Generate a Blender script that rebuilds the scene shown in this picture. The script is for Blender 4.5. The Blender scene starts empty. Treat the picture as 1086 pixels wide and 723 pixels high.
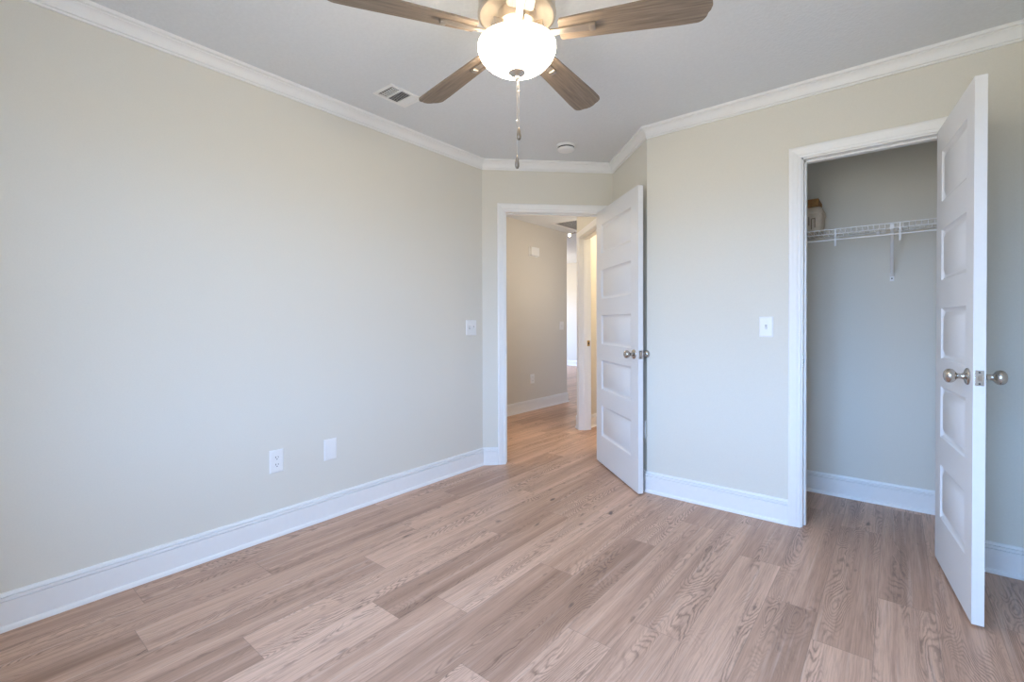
import bpy, bmesh, math, random
from mathutils import Matrix, Vector
random.seed(7)
SC = bpy.context.scene
COL = SC.collection
R = math.radians
S2 = math.sqrt(0.5)

# ------------------------------------------------------------------ camera
CAM = Vector((2.5745, -2.7866, 1.1368))
FPX, YAW, PITCH, ROLL = 499.23, R(39.1334), R(-0.5757), R(0.1804)
fw = Vector((-math.sin(YAW)*math.cos(PITCH), math.cos(YAW)*math.cos(PITCH), math.sin(PITCH)))
rt = Vector((math.cos(YAW), math.sin(YAW), 0.0))
up = rt.cross(fw)
cr, sr = math.cos(ROLL), math.sin(ROLL)
ax, ay = rt*cr - up*sr, rt*sr + up*cr
cam = bpy.data.cameras.new('camera')
cam.sensor_width = 36.0
cam.lens = FPX/1086*36.0
cam.shift_y = -(361.5-348.1427)/1086
cam.clip_start = 0.02
camo = bpy.data.objects.new('camera', cam)
COL.objects.link(camo)
m3 = Matrix((ax, ay, -fw)).transposed()
camo.matrix_world = Matrix.Translation(CAM) @ m3.to_4x4()
SC.camera = camo
SC.view_settings.view_transform = 'Standard'
SC.view_settings.look = 'None'
SC.view_settings.gamma = 1.0
SC.view_settings.use_curve_mapping = False
SC.view_settings.exposure = 0.0
try:
    SC.cycles.use_denoising = True
    SC.cycles.max_bounces = 10
    SC.cycles.diffuse_bounces = 8
    SC.cycles.sample_clamp_indirect = 6.0
except Exception:
    pass

# ------------------------------------------------------------------ world and lights
SKY_COL, SKY_STR = (0.338, 0.572, 1.0, 1), 27.0
GND_COL = (0.20, 0.205, 0.19, 1)
W = bpy.data.worlds.new('daylight')
SC.world = W
W.use_nodes = True
nt = W.node_tree
nt.nodes.clear()
wo = nt.nodes.new('ShaderNodeOutputWorld')
bg = nt.nodes.new('ShaderNodeBackground')
tc = nt.nodes.new('ShaderNodeTexCoord')
sp = nt.nodes.new('ShaderNodeSeparateXYZ')
rp = nt.nodes.new('ShaderNodeValToRGB')
rp.color_ramp.elements[0].position = 0.48
rp.color_ramp.elements[0].color = GND_COL
rp.color_ramp.elements[1].position = 0.53
rp.color_ramp.elements[1].color = SKY_COL
ma = nt.nodes.new('ShaderNodeMath'); ma.operation = 'MULTIPLY_ADD'
ma.inputs[1].default_value = 0.5; ma.inputs[2].default_value = 0.5
nt.links.new(tc.outputs['Generated'], sp.inputs[0])
nt.links.new(sp.outputs[2], ma.inputs[0])
nt.links.new(ma.outputs[0], rp.inputs[0])
nt.links.new(rp.outputs[0], bg.inputs[0])
bg.inputs[1].default_value = SKY_STR
nt.links.new(bg.outputs[0], wo.inputs[0])
try:
    W.cycles.sampling_method = 'MANUAL'
    W.cycles.sample_map_resolution = 256
except Exception:
    pass

def portal(name, loc, direction, sx, sy):
    d = bpy.data.lights.new(name, 'AREA')
    d.shape = 'RECTANGLE'; d.size = sx; d.size_y = sy
    d.cycles.is_portal = True
    o = bpy.data.objects.new(name, d); COL.objects.link(o)
    o.location = loc
    o.rotation_euler = Vector(direction).to_track_quat('-Z', 'Y').to_euler()
    return o

def lamp(name, loc, power, color, radius):
    d = bpy.data.lights.new(name, 'POINT')
    d.energy = power; d.color = color; d.shadow_soft_size = radius
    o = bpy.data.objects.new(name, d); COL.objects.link(o); o.location = loc
    return o

WARM = (1.0, 0.80, 0.55)
FAN_UP_W, BOWL_EMIT, BATH_W, HALL_FILL_W = 3.5, 36.0, 32.0, 7.5
BACK_Y = -3.07
WIN = (1.38, 2.75, 0.62, 2.10)          # x0 x1 z0 z1, bedroom window behind the camera
portal('bedroom_window_portal', ((WIN[0]+WIN[1])/2, BACK_Y-0.10, (WIN[2]+WIN[3])/2), (0, 1, 0), WIN[1]-WIN[0], WIN[3]-WIN[2])
LWIN = (5.0, 7.2, 0.6, 2.2)             # y0 y1 z0 z1, living room window far to the left
portal('living_window_portal', (-6.1, (LWIN[0]+LWIN[1])/2, (LWIN[2]+LWIN[3])/2), (1, 0, 0), LWIN[1]-LWIN[0], LWIN[3]-LWIN[2])

# ------------------------------------------------------------------ material helpers
def newmat(name):
    m = bpy.data.materials.new(name); m.use_nodes = True
    t = m.node_tree
    return m, t, t.nodes['Principled BSDF']

def L(t, a, b): t.links.new(a, b)

def plain(name, col, rough=0.5, metal=0.0, spec=0.5):
    m, t, b = newmat(name)
    b.inputs['Base Color'].default_value = (*col, 1)
    b.inputs['Roughness'].default_value = rough
    b.inputs['Metallic'].default_value = metal
    b.inputs['Specular IOR Level'].default_value = spec
    return m

def noisy(name, col, rough, scale, bump, dist=0.002, var=0.03, detail=3, spec=0.3, metal=0.0):
    m, t, b = newmat(name)
    tc = t.nodes.new('ShaderNodeTexCoord')
    n = t.nodes.new('ShaderNodeTexNoise')
    n.inputs['Scale'].default_value = scale; n.inputs['Detail'].default_value = detail
    L(t, tc.outputs['Object'], n.inputs['Vector'])
    r = t.nodes.new('ShaderNodeValToRGB')
    r.color_ramp.elements[0].position = 0.3; r.color_ramp.elements[1].position = 0.7
    r.color_ramp.elements[0].color = (*[c*(1-var) for c in col], 1)
    r.color_ramp.elements[1].color = (*[min(1, c*(1+var)) for c in col], 1)
    L(t, n.outputs['Fac'], r.inputs[0]); L(t, r.outputs[0], b.inputs['Base Color'])
    bp = t.nodes.new('ShaderNodeBump')
    bp.inputs['Strength'].default_value = bump; bp.inputs['Distance'].default_value = dist
    L(t, n.outputs['Fac'], bp.inputs['Height']); L(t, bp.outputs[0], b.inputs['Normal'])
    b.inputs['Roughness'].default_value = rough
    b.inputs['Specular IOR Level'].default_value = spec
    b.inputs['Metallic'].default_value = metal
    return m

def emit(name, col, strength, base=(0.9, 0.9, 0.88)):
    m, t, b = newmat(name)
    b.inputs['Base Color'].default_value = (*base, 1)
    b.inputs['Roughness'].default_value = 0.25
    b.inputs['Emission Color'].default_value = (*col, 1)
    b.inputs['Emission Strength'].default_value = strength
    return m

M = {}
M['wall'] = noisy('wall_paint', (0.73, 0.705, 0.63), 0.75, 160, 0.10, 0.0010, 0.012)
M['hallwall'] = noisy('hall_paint', (0.70, 0.67, 0.61), 0.75, 160, 0.10, 0.0010, 0.012)
M['ceil'] = noisy('ceiling_texture', (0.735, 0.76, 0.775), 0.9, 70, 0.55, 0.004, 0.02, detail=4)
M['trim'] = noisy('trim_enamel', (0.86, 0.86, 0.85), 0.36, 40, 0.0, 0.0006, 0.008, spec=0.5)
M['door'] = noisy('door_enamel', (0.77, 0.77, 0.77), 0.5, 60, 0.0, 0.0005, 0.008, spec=0.3)
M['plastic'] = plain('white_plastic', (0.85, 0.85, 0.84), 0.35)
M['slot'] = plain('dark_slot', (0.03, 0.03, 0.035), 0.6)
M['nickel'] = noisy('satin_nickel', (0.52, 0.49, 0.45), 0.27, 120, 0.02, 0.0004, 0.03, metal=1.0)
M['brass'] = plain('brass_plate', (0.62, 0.42, 0.16), 0.3, 1.0)
M['fanmetal'] = noisy('brushed_fan_metal', (0.60, 0.54, 0.47), 0.34, 90, 0.02, 0.0004, 0.03, metal=0.85)
M['bracket'] = noisy('dark_brushed_bracket', (0.40, 0.35, 0.30), 0.4, 90, 0.0, 0.0004, 0.03, metal=0.8)
M['pullmetal'] = plain('dark_antique_pull', (0.20, 0.165, 0.13), 0.35, 0.6)
M['wire'] = plain('white_coated_wire', (0.86, 0.86, 0.86), 0.4)
M['dark'] = plain('duct_dark', (0.045, 0.045, 0.05), 0.8)
M['grill'] = plain('grille_metal_slot_shade', (0.50, 0.50, 0.49), 0.45)
M['glass'] = emit('lit_frosted_glass', (1.0, 0.86, 0.66), BOWL_EMIT)
M['glass_in'] = emit('frosted_glass_inside', (1.0, 0.86, 0.66), 2.0)
M['bulb'] = emit('lit_small_globe', (1.0, 0.86, 0.62), 14.0)
M['card'] = noisy('brown_cardboard', (0.30, 0.16, 0.06), 0.85, 60, 0.1, 0.001, 0.15)
M['carton'] = noisy('beige_carton', (0.60, 0.52, 0.42), 0.8, 80, 0.1, 0.001, 0.06)
M['rubber'] = plain('white_rubber', (0.75, 0.74, 0.72), 0.7)

def window_glass():
    m = bpy.data.materials.new('clear_pane'); m.use_nodes = True
    t = m.node_tree; t.nodes.clear()
    o = t.nodes.new('ShaderNodeOutputMaterial'); mx = t.nodes.new('ShaderNodeMixShader')
    a = t.nodes.new('ShaderNodeBsdfTransparent'); g = t.nodes.new('ShaderNodeBsdfGlossy')
    g.inputs['Roughness'].default_value = 0.02
    mx.inputs[0].default_value = 0.05
    L(t, a.outputs[0], mx.inputs[1]); L(t, g.outputs[0], mx.inputs[2]); L(t, mx.outputs[0], o.inputs[0])
    return m
M['pane'] = window_glass()

def mathn(t, op, a=None, b=None, c=None):
    n = t.nodes.new('ShaderNodeMath'); n.operation = op
    for i, v in enumerate((a, b, c)):
        if v is None: continue
        if isinstance(v, (int, float)): n.inputs[i].default_value = v
        else: L(t, v, n.inputs[i])
    return n.outputs[0]

def ramp(t, fac, stops):
    r = t.nodes.new('ShaderNodeValToRGB')
    e = r.color_ramp.elements
    while len(e) > 1: e.remove(e[-1])
    e[0].position, e[0].color = stops[0][0], (*stops[0][1], 1)
    for p, c in stops[1:]:
        x = e.new(p); x.color = (*c, 1)
    L(t, fac, r.inputs[0])
    return r.outputs[0]

def noise(t, vec, scale, detail=2, rough=0.5, dist=0.0):
    n = t.nodes.new('ShaderNodeTexNoise')
    n.inputs['Scale'].default_value = scale; n.inputs['Detail'].default_value = detail
    n.inputs['Roughness'].default_value = rough; n.inputs['Distortion'].default_value = dist
    L(t, vec, n.inputs['Vector'])
    return n.outputs['Fac']

def comb(t, x, y, z):
    n = t.nodes.new('ShaderNodeCombineXYZ')
    for i, v in enumerate((x, y, z)):
        if isinstance(v, (int, float)): n.inputs[i].default_value = v
        else: L(t, v, n.inputs[i])
    return n.outputs[0]

def mixc(t, fac, a, b, mode='MIX'):
    n = t.nodes.new('ShaderNodeMix'); n.data_type = 'RGBA'; n.blend_type = mode
    for sock, v in ((n.inputs[0], fac), (n.inputs[6], a), (n.inputs[7], b)):
        if isinstance(v, (int, float)): sock.default_value = v
        elif isinstance(v, tuple): sock.default_value = (*v, 1)
        else: L(t, v, sock)
    return n.outputs[2]

PW, PL = 0.1784, 1.2145                     # plank width and length

def floor_material():
    m, t, b = newmat('oak_plank_floor')
    uv = t.nodes.new('ShaderNodeUVMap'); uv.uv_map = 'plank'
    s = t.nodes.new('ShaderNodeSeparateXYZ'); L(t, uv.outputs[0], s.inputs[0])
    u, v = s.outputs[0], s.outputs[1]
    def attr(n):
        a = t.nodes.new('ShaderNodeAttribute'); a.attribute_name = n; return a.outputs['Fac']
    tone, pid, vlen = attr('tone'), attr('pid'), attr('vlen')
    seed = mathn(t, 'MULTIPLY', pid, 37.0)
    us = mathn(t, 'ADD', u, mathn(t, 'MULTIPLY', pid, 11.0))
    vs = mathn(t, 'ADD', v, mathn(t, 'MULTIPLY', pid, 23.0))
    # cathedral figure: contour rings of a stretched noise
    c1 = comb(t, mathn(t, 'MULTIPLY', us, 8.5), mathn(t, 'MULTIPLY', vs, 1.35), seed)
    n1 = noise(t, c1, 1.0, 1.5, 0.45, 0.35)
    wob = noise(t, comb(t, mathn(t, 'MULTIPLY', us, 60.0), mathn(t, 'MULTIPLY', vs, 16.0), seed), 1.0, 3, 0.6)
    ph = mathn(t, 'ADD', mathn(t, 'MULTIPLY', n1, 270.0), mathn(t, 'MULTIPLY', wob, 9.0))
    rings = mathn(t, 'MULTIPLY_ADD', mathn(t, 'SINE', ph), 0.5, 0.5)
    rings = mathn(t, 'MULTIPLY', mathn(t, 'POWER', rings, 2.5), mathn(t, 'MULTIPLY_ADD', wob, 1.9, -0.05))
    # where the figure shows
    msk = noise(t, comb(t, mathn(t, 'MULTIPLY', us, 13.0), mathn(t, 'MULTIPLY', vs, 1.3), mathn(t, 'ADD', seed, 5.0)), 1.0, 1)
    mk = t.nodes.new('ShaderNodeMapRange'); L(t, msk, mk.inputs[0])
    mk.inputs[1].default_value = 0.45; mk.inputs[2].default_value = 0.64
    # fine straight grain and long bands
    fine = noise(t, comb(t, mathn(t, 'MULTIPLY', us, 210.0), mathn(t, 'MULTIPLY', vs, 7.0), seed), 1.0, 4, 0.65)
    band = noise(t, comb(t, mathn(t, 'MULTIPLY', us, 15.0), mathn(t, 'MULTIPLY', vs, 0.45), mathn(t, 'ADD', seed, 9.0)), 1.0, 2)
    strk = noise(t, comb(t, mathn(t, 'MULTIPLY', us, 55.0), mathn(t, 'MULTIPLY', vs, 1.6), mathn(t, 'ADD', seed, 3.0)), 1.0, 3, 0.6)
    knot = noise(t, comb(t, mathn(t, 'MULTIPLY', us, 30.0), mathn(t, 'MULTIPLY', vs, 9.0), mathn(t, 'ADD', seed, 7.0)), 1.0, 0)
    tn = mathn(t, 'ADD', tone, mathn(t, 'MULTIPLY_ADD', band, 1.0, -0.5))
    base = ramp(t, tn, FLOOR_RAMP)
    col = mixc(t, mathn(t, 'MULTIPLY', mathn(t, 'MULTIPLY', rings, mk.outputs[0]), 0.66), base, FLOOR_DARK, 'MIX')
    g = t.nodes.new('ShaderNodeMapRange'); L(t, fine, g.inputs[0])
    g.inputs[1].default_value = 0.42; g.inputs[2].default_value = 0.75
    col = mixc(t, mathn(t, 'MULTIPLY', g.outputs[0], 0.42), col, FLOOR_DARK)
    g2 = t.nodes.new('ShaderNodeMapRange'); L(t, strk, g2.inputs[0])
    g2.inputs[1].default_value = 0.56; g2.inputs[2].default_value = 0.80
    col = mixc(t, mathn(t, 'MULTIPLY', g2.outputs[0], 0.40), col, FLOOR_DARK)
    g3 = t.nodes.new('ShaderNodeMapRange'); L(t, strk, g3.inputs[0])
    g3.inputs[1].default_value = 0.44; g3.inputs[2].default_value = 0.22
    col = mixc(t, mathn(t, 'MULTIPLY', g3.outputs[0], 0.35), col, (0.76, 0.59, 0.49))
    k = t.nodes.new('ShaderNodeMapRange'); L(t, knot, k.inputs[0])
    k.inputs[1].default_value = 0.80; k.inputs[2].default_value = 0.90
    col = mixc(t, mathn(t, 'MULTIPLY', k.outputs[0], 0.8), col, (0.075, 0.05, 0.042))
    # plank seams
    e1 = mathn(t, 'MINIMUM', u, mathn(t, 'SUBTRACT', PW, u))
    e2 = mathn(t, 'MINIMUM', v, mathn(t, 'SUBTRACT', vlen, v))
    e = mathn(t, 'MINIMUM', e1, e2)
    se = t.nodes.new('ShaderNodeMapRange'); L(t, e, se.inputs[0])
    se.inputs[1].default_value = 0.0002; se.inputs[2].default_value = 0.0013
    se.inputs[3].default_value = 0.55; se.inputs[4].default_value = 0.0
    col = mixc(t, se.outputs[0], col, (0.10, 0.07, 0.055))
    L(t, col, b.inputs['Base Color'])
    h = mathn(t, 'ADD', mathn(t, 'MULTIPLY', fine, -0.25), mathn(t, 'MULTIPLY', se.outputs[0], -2.0))
    bp = t.nodes.new('ShaderNodeBump'); bp.inputs['Strength'].default_value = 0.22; bp.inputs['Distance'].default_value = 0.001
    L(t, h, bp.inputs['Height']); L(t, bp.outputs[0], b.inputs['Normal'])
    b.inputs['Roughness'].default_value = 0.40
    b.inputs['Specular IOR Level'].default_value = 0.42
    return m
FLOOR_RAMP = [(0.0, (0.33, 0.190, 0.126)), (0.35, (0.52, 0.322, 0.222)), (0.65, (0.68, 0.440, 0.315)), (1.0, (0.78, 0.535, 0.398))]
FLOOR_DARK = (0.145, 0.082, 0.055)

def blade_material():
    m, t, b = newmat('weathered_blade_wood')
    tc = t.nodes.new('ShaderNodeTexCoord')
    s = t.nodes.new('ShaderNodeSeparateXYZ'); L(t, tc.outputs['Object'], s.inputs[0])
    a = noise(t, comb(t, mathn(t, 'MULTIPLY', s.outputs[0], 5.0), mathn(t, 'MULTIPLY', s.outputs[1], 120.0), 0.0), 1.0, 5, 0.65)
    c = ramp(t, a, [(0.30, (0.14, 0.103, 0.074)), (0.55, (0.235, 0.178, 0.131)), (0.75, (0.32, 0.25, 0.195))])
    L(t, c, b.inputs['Base Color']); b.inputs['Roughness'].default_value = 0.5
    return m
M['blade'] = blade_material()
M['floor'] = floor_material()

# ------------------------------------------------------------------ mesh helpers
def tag(o, label=None, cat=None, group=None, kind=None):
    if label: o['label'] = label
    if cat: o['category'] = cat
    if group: o['group'] = group
    if kind: o['kind'] = kind
    return o

def link(name, bm, mat, parent=None, smooth=None, mw=None):
    me = bpy.data.meshes.new(name)
    bmesh.ops.recalc_face_normals(bm, faces=bm.faces[:])
    bm.to_mesh(me); bm.free()
    if isinstance(mat, (list, tuple)):
        for x in mat: me.materials.append(x)
    else: me.materials.append(mat)
    if smooth is not None:
        for p in me.polygons: p.use_smooth = True
        try: me.set_sharp_from_angle(angle=R(smooth))
        except Exception: pass
    o = bpy.data.objects.new(name, me); COL.objects.link(o)
    if mw is not None: o.matrix_world = mw
    if parent: o.parent = parent
    return o

def empty(name, loc, rz=0.0, rot=None):
    o = bpy.data.objects.new(name, None); COL.objects.link(o)
    o.empty_display_size = 0.05
    o.location = loc; o.rotation_euler = rot if rot else (0, 0, rz)
    return o

def B(): return bmesh.new()

def box(bm, x0, x1, y0, y1, z0, z1, mat=0, bevel=0.0, mtx=None):
    t = bmesh.new()
    vs = [t.verts.new((x, y, z)) for x in (x0, x1) for y in (y0, y1) for z in (z0, z1)]
    for f in ((0, 1, 3, 2), (4, 6, 7, 5), (0, 4, 5, 1), (2, 3, 7, 6), (0, 2, 6, 4), (1, 5, 7, 3)):
        t.faces.new([vs[i] for i in f])
    bmesh.ops.recalc_face_normals(t, faces=t.faces[:])
    if bevel > 0:
        bmesh.ops.bevel(t, geom=t.edges[:], offset=bevel, segments=2, profile=0.6, affect='EDGES')
    merge(bm, t, mtx, mat)

def merge(bm, t, mtx=None, mat=0):
    if mtx is not None: bmesh.ops.transform(t, matrix=mtx, verts=t.verts[:])
    mp = {v: bm.verts.new(v.co) for v in t.verts}
    for f in t.faces:
        try:
            n = bm.faces.new([mp[v] for v in f.verts]); n.material_index = mat
        except ValueError: pass
    t.free()

def lathe(bm, prof, seg=32, mtx=None, mat=0):
    t = bmesh.new(); rings = []
    for r, z in prof:
        if r < 1e-6: rings.append([t.verts.new((0, 0, z))])
        else: rings.append([t.verts.new((r*math.cos(2*math.pi*i/seg), r*math.sin(2*math.pi*i/seg), z)) for i in range(seg)])
    for a, c in zip(rings, rings[1:]):
        for i in range(seg):
            j = (i+1) % seg
            q = [a[i % len(a)], a[j % len(a)], c[j % len(c)], c[i % len(c)]]
            u = []
            for v in q:
                if v not in u: u.append(v)
            if len(u) > 2: t.faces.new(u)
    for ring in (rings[0], rings[-1]):
        if len(ring) > 1: t.faces.new(ring)
    merge(bm, t, mtx, mat)

def lathe_open(bm, prof, seg, mat):
    rings = [[bm.verts.new((r*math.cos(2*math.pi*i/seg), r*math.sin(2*math.pi*i/seg), z)) for i in range(seg)] for r, z in prof]
    for a, c in zip(rings, rings[1:]):
        for i in range(seg):
            j = (i+1) % seg
            f = bm.faces.new((a[i], a[j], c[j], c[i])); f.material_index = mat

def tube(bm, pts, r, seg=8, closed=False, mat=0):
    pts = [Vector(p) for p in pts]
    t = bmesh.new(); rings = []
    n = len(pts)
    ref = None
    for i, p in enumerate(pts):
        a = pts[(i-1) % n] if (closed or i > 0) else p
        c = pts[(i+1) % n] if (closed or i < n-1) else p
        d = (c-a).normalized()
        if ref is None:
            ref = Vector((0, 0, 1)) if abs(d.z) < 0.9 else Vector((1, 0, 0))
        s1 = d.cross(ref).normalized(); s2 = s1.cross(d).normalized(); ref = s2
        rings.append([t.verts.new(p + (s1*math.cos(2*math.pi*k/seg) + s2*math.sin(2*math.pi*k/seg))*r) for k in range(seg)])
    rng = range(n) if closed else range(n-1)
    for i in rng:
        a, c = rings[i], rings[(i+1) % n]
        for k in range(seg):
            j = (k+1) % seg
            t.faces.new((a[k], a[j], c[j], c[k]))
    if not closed:
        t.faces.new(rings[0]); t.faces.new(rings[-1])
    merge(bm, t, None, mat)

def prism(bm, poly, z0, z1, mat=0, mtx=None):
    t = bmesh.new()
    a = [t.verts.new((x, y, z0)) for x, y in poly]; c = [t.verts.new((x, y, z1)) for x, y in poly]
    n = len(poly)
    t.faces.new(a); t.faces.new(c)
    for i in range(n): t.faces.new((a[i], a[(i+1) % n], c[(i+1) % n], c[i]))
    bmesh.ops.recalc_face_normals(t, faces=t.faces[:])
    merge(bm, t, mtx, mat)

def mitre_offsets(path, closed):
    """for each vertex a function a -> 2D point offset a to the LEFT of travel"""
    n = len(path); out = []
    for i in range(n):
        p = Vector(path[i])
        d0 = d1 = None
        if closed or i > 0: d0 = (p-Vector(path[(i-1) % n])).normalized()
        if closed or i < n-1: d1 = (Vector(path[(i+1) % n])-p).normalized()
        n0 = Vector((-d0.y, d0.x)) if d0 is not None else None
        n1 = Vector((-d1.y, d1.x)) if d1 is not None else None
        if n0 is None: v = n1
        elif n1 is None: v = n0
        else:
            v = (n0+n1); v = v/(v.dot(n0))
        out.append((p, v))
    return out

def sweep_segments(path, profile, closed, to3d):
    """one bmesh per path segment, mitred at the corners"""
    mo = mitre_offsets(path, closed); n = len(path); res = []
    for i in range(n if closed else n-1):
        bm = B()
        (p, v), (q, w) = mo[i], mo[(i+1) % n]
        a = [bm.verts.new(to3d(p+v*o, h)) for o, h in profile]
        c = [bm.verts.new(to3d(q+w*o, h)) for o, h in profile]
        k = len(profile)
        for j in range(k): bm.faces.new((a[j], a[(j+1) % k], c[(j+1) % k], c[j]))
        bm.faces.new(a); bm.faces.new(c)
        res.append(bm)
    return res

# ------------------------------------------------------------------ plan of the place
H = 2.447
D, SW = 1.0789, 0.7302
P1 = Vector((0, 0)); P2 = Vector((D*S2, D*S2)); P3 = P2 + Vector((SW*S2, -SW*S2))
YC = P3.y; XR = 3.046; YB = 0.949; T = 0.115
HX = -1.12; HEND = 3.017; HR = -0.117
BC = P2 + Vector((-S2, S2))*1.243             # corner where the bathroom wall meets the hall
LZ = 2.762                                    # living room ceiling height
DOPEN = (0.178, 0.985, 2.05)                  # bedroom doorway along the diagonal wall
COPEN = (2.167, 2.772, 2.05)                  # closet doorway, x
BOPEN = (0.40, 1.128, 2.05)                   # bathroom doorway along its wall, from P2

def wall(name, p, q, label, mat, z1=H+0.02, openings=(), e0=0.0, e1=0.0, thick=T):
    """room side on the LEFT of p->q; openings (s0, s1, z0, z1)"""
    p, q = Vector(p), Vector(q); d = (q-p).normalized(); ln = (q-p).length
    mtx = Matrix.Translation((p.x, p.y, 0)) @ Matrix.Rotation(math.atan2(d.y, d.x), 4, 'Z')
    bm = B(); s = -e0
    for (a, b_, z0, zt) in sorted(openings):
        box(bm, s, a, -thick, 0, 0, z1, mtx=mtx)
        if z0 > 0: box(bm, a, b_, -thick, 0, 0, z0, mtx=mtx)
        if zt < z1: box(bm, a, b_, -thick, 0, zt, z1, mtx=mtx)
        s = b_
    box(bm, s, ln+e1, -thick, 0, 0, z1, mtx=mtx)
    return tag(link(name, bm, mat), label, 'wall', kind='structure')

# floor: one mesh, every plank a face with its own tone and grain offset
def build_floor():
    ends = {0: [-2.254], 1: [-1.826], 2: [-2.325, -1.113], 3: [-1.469], 4: [-2.088, -0.868], 5: [-1.663], 6: [-1.473],
            7: [-0.977], 8: [-1.682, -0.475], 9: [-1.30], 10: [-1.112], 11: [-0.302], 12: [-0.611], 13: [-0.805, 0.411],
            14: [-1.55], 15: [-0.95]}
    tones = {(0, 0): .42, (0, 1): .50, (1, 0): .62, (1, 1): .42, (2, 0): .18, (2, 1): .55, (2, 2): .66, (3, 0): .30, (3, 1): .70, (4, 0): .20,
             (4, 1): .72, (4, 2): .38, (5, 0): .78, (5, 1): .24, (5, 2): .6, (6, 0): .30, (6, 1): .76, (7, 0): .22, (7, 1): .60, (8, 0): .72,
             (8, 1): .20, (8, 2): .62, (9, 0): .50, (9, 1): .40, (10, 0): .42, (10, 1): .46, (11, 0): .58, (11, 1): .24, (12, 0): .22,
             (12, 1): .42, (13, 0): .60, (13, 1): .36, (13, 2): .5, (14, 0): .44, (14, 1): .46, (15, 0): .36, (15, 1): .42}
    X0 = 0.203 - PW
    Y0, Y1 = -3.3, 8.3
    bm = B(); uvl = bm.loops.layers.uv.new('plank')
    recs = []
    for k in range(-36, 17):
        xa = X0 + k*PW; xb = xa + PW
        rnd = random.Random(k*17+3)
        known = ends.get(k)
        first = known[0] if known else rnd.uniform(-1.2, 0.0)
        cuts = [first]
        for e in (known[1:] if known else []): cuts.append(e)
        while cuts[-1] < Y1: cuts.append(cuts[-1]+PL)
        while cuts[0] > Y0: cuts.insert(0, cuts[0]-PL)
        i0 = cuts.index(first)
        for j in range(len(cuts)-1):
            ya, yb = cuts[j], cuts[j+1]
            vs = [bm.verts.new(c) for c in ((xa, ya, 0), (xb, ya, 0), (xb, yb, 0), (xa, yb, 0))]
            f = bm.faces.new(vs)
            for lp, uv in zip(f.loops, ((0, 0), (PW, 0), (PW, yb-ya), (0, yb-ya))): lp[uvl].uv = uv
            tone = 0.45 + 0.75*(tones.get((k, j-i0+1), rnd.choice((.28, .4, .48, .55, .62, .7)))-0.5)
            recs.append((tone, rnd.random(), yb-ya))
    me = bpy.data.meshes.new('floor'); bm.to_mesh(me); bm.free()
    for nm, i in (('tone', 0), ('pid', 1), ('vlen', 2)):
        a = me.attributes.new(nm, 'FLOAT', 'FACE')
        a.data.foreach_set('value', [r[i] for r in recs])
    me.materials.append(M['floor'])
    o = bpy.data.objects.new('floor', me); COL.objects.link(o)
    tag(o, 'grey-brown oak plank floor running through bedroom, closet and hall', 'floor', kind='structure')
build_floor()

# ceilings
bm = B(); box(bm, -1.30, 3.25, -3.25, HEND, H, H+0.42)
tag(link('ceiling', bm, M['ceil']), 'white textured ceiling above bedroom, closet and hall', 'ceiling', kind='structure')
bm = B(); box(bm, -6.3, 0.2, HEND, 8.4, LZ, LZ+0.1)
tag(link('ceiling', bm, M['ceil']), 'higher ceiling of the room glimpsed at the end of the hall', 'ceiling', kind='structure')

# bedroom walls
wall('wall_left', (0, 0), (0, BACK_Y), 'long plain beige bedroom wall on the left', M['wall'], e0=0.05, e1=T)
wall('wall_entry', P2, P1, 'short angled wall holding the open bedroom doorway', M['wall'],
     openings=[(D-DOPEN[1], D-DOPEN[0], 0, DOPEN[2])], e1=0.03)
wall('wall_return', P3, BC, 'angled return wall behind the open bedroom door, running on past the lit side doorway', M['wall'],
     openings=[(SW+BOPEN[0], SW+BOPEN[1], 0, BOPEN[2])])
wall('wall_closet', (XR, YC), P3, 'beige bedroom wall with the open closet doorway', M['wall'],
     openings=[(XR-COPEN[1], XR-COPEN[0], 0, COPEN[2])])
wall('wall_right', (XR, BACK_Y), (XR, YB), 'beige wall at the right edge beside the closet door', M['wall'], e0=T, e1=T)
wall('wall_back', (0, BACK_Y), (XR, BACK_Y), 'bedroom wall behind the camera holding the window', M['wall'],
     openings=[(WIN[0], WIN[1], WIN[2], WIN[3])])
wall('wall_closet_back', (XR, YB), (1.35, YB), 'back wall of the closet carrying the wire shelf', M['wall'])
wall('wall_closet_left', (1.35, YB), (1.35, YC+T), 'left end wall inside the closet', M['wall'], e0=T)
# hall, bathroom, living room
wall('wall_hall_left', (HX, HEND), (HX, -0.8), 'beige hall wall seen through the bedroom doorway, with small chime box', M['hallwall'], z1=LZ)
wall('wall_hall_right', BC, (HR, 8.1), 'hall wall turning away past the lit side doorway', M['hallwall'], z1=LZ+0.02)
wall('wall_hall_end', (HX, -0.72), (-T, -0.72), 'closed end of the hall behind the bedroom', M['hallwall'])
wall('wall_bath_back', (1.2, 3.0), (HR+T, 3.0), 'back wall of the lit side room', M['hallwall'])
wall('wall_bath_right', (1.2, 1.0), (1.2, 3.1), 'right wall of the lit side room', M['hallwall'])
wall('wall_living_front', (-6.0, HEND), (HX, HEND), 'near wall of the room beyond the hall', M['hallwall'], z1=LZ+0.02, e1=-T)
wall('wall_living_far', (HR, 8.1), (-6.0, 8.1), 'far wall of the room beyond the hall', M['hallwall'], z1=LZ+0.02, e0=T, e1=T)
wall('wall_living_left', (-6.0, 8.1), (-6.0, HEND), 'window wall of the room beyond the hall', M['hallwall'], z1=LZ+0.02,
     openings=[(8.1-LWIN[1], 8.1-LWIN[0], LWIN[2], LWIN[3])], e1=T)

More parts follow.
